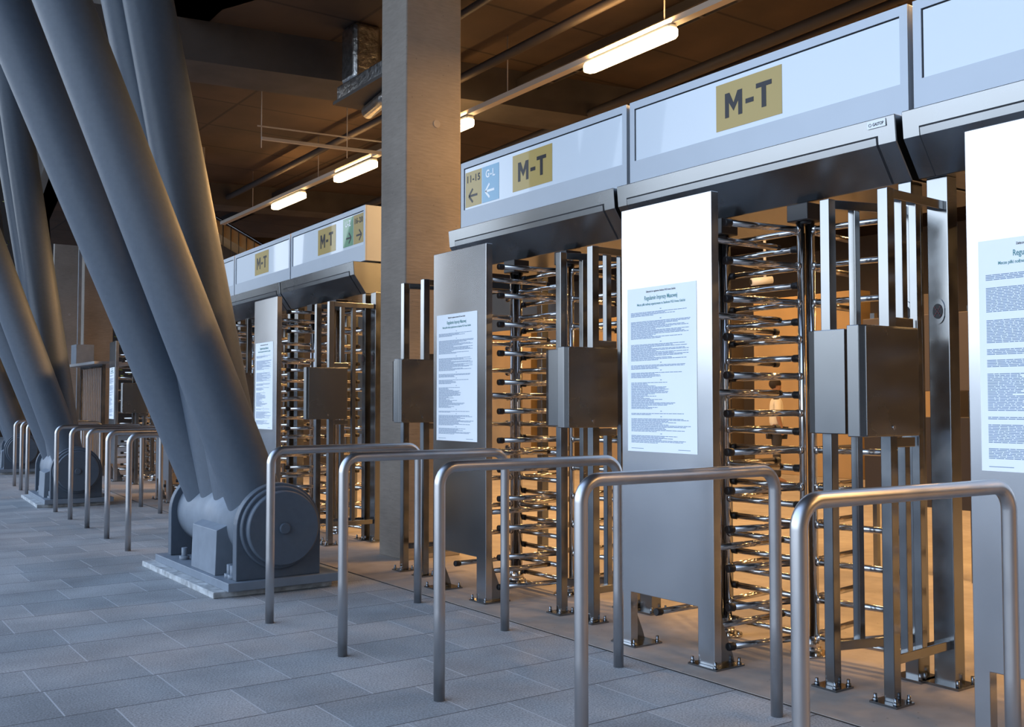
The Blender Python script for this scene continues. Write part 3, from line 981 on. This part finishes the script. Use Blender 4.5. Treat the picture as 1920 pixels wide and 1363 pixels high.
# ---------------------------------------------------------------- staircase inside
t = thing('staircase', 'inner staircase with thin railings, left of the far signs', 'staircase', (6.6, 19.6, 0), -R(22))
b = MB().prism([(0, 5.05), (0.0, 4.8), (2.6, 3.3), (2.6, 3.55)], 0, 1.5, 'y')
b.build('flight', M['gold_panel'], t)
for k in range(17):
    x = 0.1 + k * 0.15
    z = 5.05 - (x / 2.6) * 1.5
    MB().box(x - 0.009, x + 0.009, -0.03, -0.012, z - 1.0, z + 0.05).build('baluster', M['frame_steel'], t)
MB().tube([(0, -0.02, 5.1), (2.6, -0.02, 3.6)], 0.02, 8).build('handrail', M['frame_steel'], t)
MB().box(0.0, 2.6, 1.5, 1.7, 0, 4.9).build('stair_wall', M['beam'], t)

# ---------------------------------------------------------------- interior fittings
def cabinet(x, y, wd, z1, m, label, rz=0.0, door=True, thick=0.4):
    t = thing('wall_cladding', label, 'wall panel', (x, y, 0), rz, 'cladding panels inside the concourse')
    MB().box(0, thick, 0, wd, 0.004, z1).build('panel', m, t, bevel=0.01)
    if door:
        MB().box(-0.012, 0, 0.12, wd - 0.12, 0.06, min(z1 - 0.2, 2.15)).build('door_leaf', M['grey_panel'] if m is M['gold_panel'] else M['gold_panel'], t, bevel=0.003)
    return t
plan = [(15.2, -2.0, 1.6, 3.4, 'gold_panel'), (15.2, 0.3, 1.2, 3.0, 'grey_panel'), (15.3, 2.2, 1.6, 3.4, 'gold_panel'), (15.3, 4.6, 1.0, 3.2, 'grey_panel'),
        (15.4, 6.4, 2.2, 3.4, 'gold_panel'), (15.5, 9.6, 1.1, 3.2, 'grey_panel'), (15.5, 11.2, 2.4, 3.4, 'gold_panel'), (15.7, 14.4, 1.2, 3.2, 'grey_panel'),
        (15.8, 16.4, 2.6, 3.4, 'gold_panel'), (16, 20.0, 1.2, 3.4, 'grey_panel'), (16.2, 22.0, 3, 3.4, 'gold_panel')]
for i, (x, y, wd, z1, m) in enumerate(plan):
    cabinet(x, y, wd, z1, M[m], ('ochre' if m == 'gold_panel' else 'grey brown') + ' cladding panel on the inner wall, seen through the turnstile bars', door=(i % 2 == 1))
# dark equipment screen behind the nearest turnstile
t = thing('service_counter', 'dark slatted screen behind the nearest guard frame', 'screen', (7.2, 4.2, 0), 0)
MB().box(0, 0.06, 0, 0.95, 0.55, 1.25).build('lower_screen', M['dark_panel'], t, bevel=0.005)
MB().box(0, 0.06, 0, 0.95, 1.45, 2.05).build('upper_screen', M['grey_panel'], t, bevel=0.005)
for y in (0.05, 0.90):
    MB().box(0.06, 0.10, y - 0.02, y + 0.02, 0.004, 2.1).build('post', M['frame_steel'], t)

# security camera on a bracket
t = thing('security_camera', 'small white security camera seen between the turnstile bars', 'camera', (11.7, 10.1, 3.1), R(-30))
MB().tube([(-0.16, 0, 0.06), (0.16, 0, 0.10)], 0.055, 16).build('camera_body', M['white'], t)
MB().tube([(-0.165, 0, 0.0595), (-0.172, 0, 0.0585)], 0.04, 16).build('lens', M['rubber'], t)
MB().tube([(0.05, 0, 0.07), (0.05, 0, 0.75), (0.05, 0, 2.30)], 0.02, 10).build('bracket', M['white'], t)

# ---------------------------------------------------------------- side gate between the far supports
t = thing('side_gate', 'grey barred side gate left of the farthest turnstile', 'gate', (4.75, 20.0, 0), 0)
Wd = 1.75
f = MB()
f.box(-0.03, 0.03, 0, 0.06, 0.004, 2.1).box(-0.03, 0.03, Wd, Wd + 0.06, 0.004, 2.1).box(-0.03, 0.03, 0.06, Wd, 2.04, 2.1).box(-0.03, 0.03, 0.06, Wd, 0.9, 0.96).box(-0.03, 0.03, 0.06, Wd, 0.1, 0.16)
f.build('gate_frame', M['frame_steel'], t)
for k in range(11):
    y = 0.06 + (k + 1) * (Wd - 0.06) / 12
    MB().box(-0.012, 0.012, y - 0.012, y + 0.012, 0.16, 2.04).build('gate_bar', M['mesh_wire'], t)
MB().box(-0.15, 0.2, Wd - 0.1, Wd + 0.35, 2.15, 2.55).build('drive_box', M['paint_light'], t, bevel=0.01)
MB().box(-0.2, 0.6, -0.1, Wd + 0.4, 2.1, 2.15).build('gate_roof', M['mesh_wire'], t)
o = MB().box(-0.03, 0.03, -0.03, 0.03, 0.0, 9.6).build('service_post', M['paint_light'])
tag(o, 'thin grey vertical post behind the side gate, between warm lit columns', 'post')
o.location = (4.98, 23.2, 0)
o = MB().box(-0.03, 0.03, -0.03, 0.03, 0.0, 9.6).build('service_post', M['paint_light'])
tag(o, 'thin grey vertical post left of the farthest concrete column', 'post')
o.location = (5.55, 29.9, 0)

# ---------------------------------------------------------------- dark tree at the far left
t = thing('tree', 'dark tree with a few pale leaves seen between the leaning tubes', 'tree', (7.6, 37.5, 0))
b = MB()
b.tube([(0, 0, 0), (0.1, 0, 3), (0.0, 0.1, 8.5), (0.2, 0, 14)], 0.2, 12, radii=[0.25, 0.2, 0.12, 0.03])
for k in range(26):
    a = rnd.uniform(0, 6.28); z = rnd.uniform(3, 12.5); l = rnd.uniform(1.2, 2.2)
    b.tube([(0.05, 0.05, z), (l * 0.5 * math.cos(a), l * 0.5 * math.sin(a), z + 0.3), (l * math.cos(a), l * math.sin(a), z + 0.9)], 0.04, 6, radii=[0.05, 0.03, 0.01])
b.build('trunk', M['bark'], t)
b = MB()
for k in range(1500):
    a = rnd.uniform(0, 6.28); rr_ = 2.3 * math.sqrt(rnd.random()); z = rnd.uniform(2, 14.5)
    c = Vector((rr_ * math.cos(a), rr_ * math.sin(a), z))
    u = Vector((rnd.gauss(0, 1), rnd.gauss(0, 1), rnd.gauss(0, 1))).normalized()
    v = u.orthogonal().normalized()
    s = rnd.uniform(0.06, 0.11)
    b._fin([c - u * s, c - v * s * 0.5, c + u * s, c + v * s * 0.5], [(0, 1, 2, 3)])
o = b.build('foliage', M['leaf'], t)

# ---------------------------------------------------------------- person inside
def person(x, y, rz):
    t = thing('person', 'person in white shirt and dark trousers standing deep inside', 'person', (x, y, 0.004), rz)
    def skin(name, pts, edges, rad, m, parent):
        me = bpy.data.meshes.new(name)
        me.from_pydata(pts, edges, [])
        o = bpy.data.objects.new(name, me)
        C.objects.link(o)
        md = o.modifiers.new('skin', 'SKIN'); md.use_smooth_shade = True
        o.modifiers.new('sub', 'SUBSURF').levels = 2
        for i, r in enumerate(rad):
            sv = me.skin_vertices[0].data[i]
            sv.radius = r if isinstance(r, tuple) else (r, r)
            sv.use_root = (i == 0)
        me.materials.append(m)
        o.parent = parent
        return o
    P = [(0, 0, .95), (0, 0, 1.12), (0, 0, 1.38), (0, 0, 1.47), (0, 0, 1.53), (0, -.01, 1.62), (0, -.01, 1.70),
         (-.09, 0, .90), (-.10, .02, .50), (-.10, 0, .09), (-.10, -.14, .03), (.09, 0, .90), (.11, -.02, .50), (.11, 0, .09), (.11, -.14, .03),
         (-.17, 0, 1.40), (-.22, .01, 1.14), (-.22, -.05, .90), (-.21, -.07, .82), (.17, 0, 1.40), (.22, .01, 1.14), (.22, -.05, .90), (.21, -.07, .82)]
    E_ = [(0, 1), (1, 2), (2, 3), (3, 4), (4, 5), (5, 6), (0, 7), (7, 8), (8, 9), (9, 10), (0, 11), (11, 12), (12, 13), (13, 14), (2, 15), (15, 16), (16, 17), (17, 18), (2, 19), (19, 20), (20, 21), (21, 22)]
    rd = [(.15, .10), (.13, .095), (.15, .10), (.06, .055), (.05, .05), (.078, .092), (.065, .08), .08, .055, .038, .03, .08, .055, .038, .03, .055, .042, .032, .028, .055, .042, .032, .028]
    body = skin('body', P, E_, rd, M['skin'], t)
    skin('shirt', [(0, 0, .93), (0, 0, 1.12), (0, 0, 1.38), (0, 0, 1.44), (-.17, 0, 1.40), (-.22, .01, 1.16), (.17, 0, 1.40), (.22, .01, 1.16)],
         [(0, 1), (1, 2), (2, 3), (2, 4), (4, 5), (2, 6), (6, 7)], [(.185, .135), (.165, .125), (.17, .12), (.07, .07), .072, .06, .072, .06], M['shirt'], t)
    skin('trousers', [(0, 0, .93), (-.09, 0, .88), (-.10, .02, .50), (-.10, 0, .10), (.09, 0, .88), (.11, -.02, .50), (.11, 0, .10)],
         [(0, 1), (1, 2), (2, 3), (0, 4), (4, 5), (5, 6)], [(.165, .12), .095, .072, .058, .095, .072, .058], M['trousers'], t)
    h = MB()
    bmesh.ops.create_uvsphere(h.bm, u_segments=20, v_segments=12, radius=0.105, matrix=Matrix.Translation((0, 0.018, 1.69)) @ Matrix.Diagonal((0.86, 1.0, 0.95, 1)))
    for f_ in h.bm.faces: f_.smooth = True
    bmesh.ops.delete(h.bm, geom=[v for v in h.bm.verts if v.co.z < 1.66 and v.co.y < 0.0], context='VERTS')
    h.build('hair', M['hair'], t)
    return t
person(13.6, 11.45, R(50))
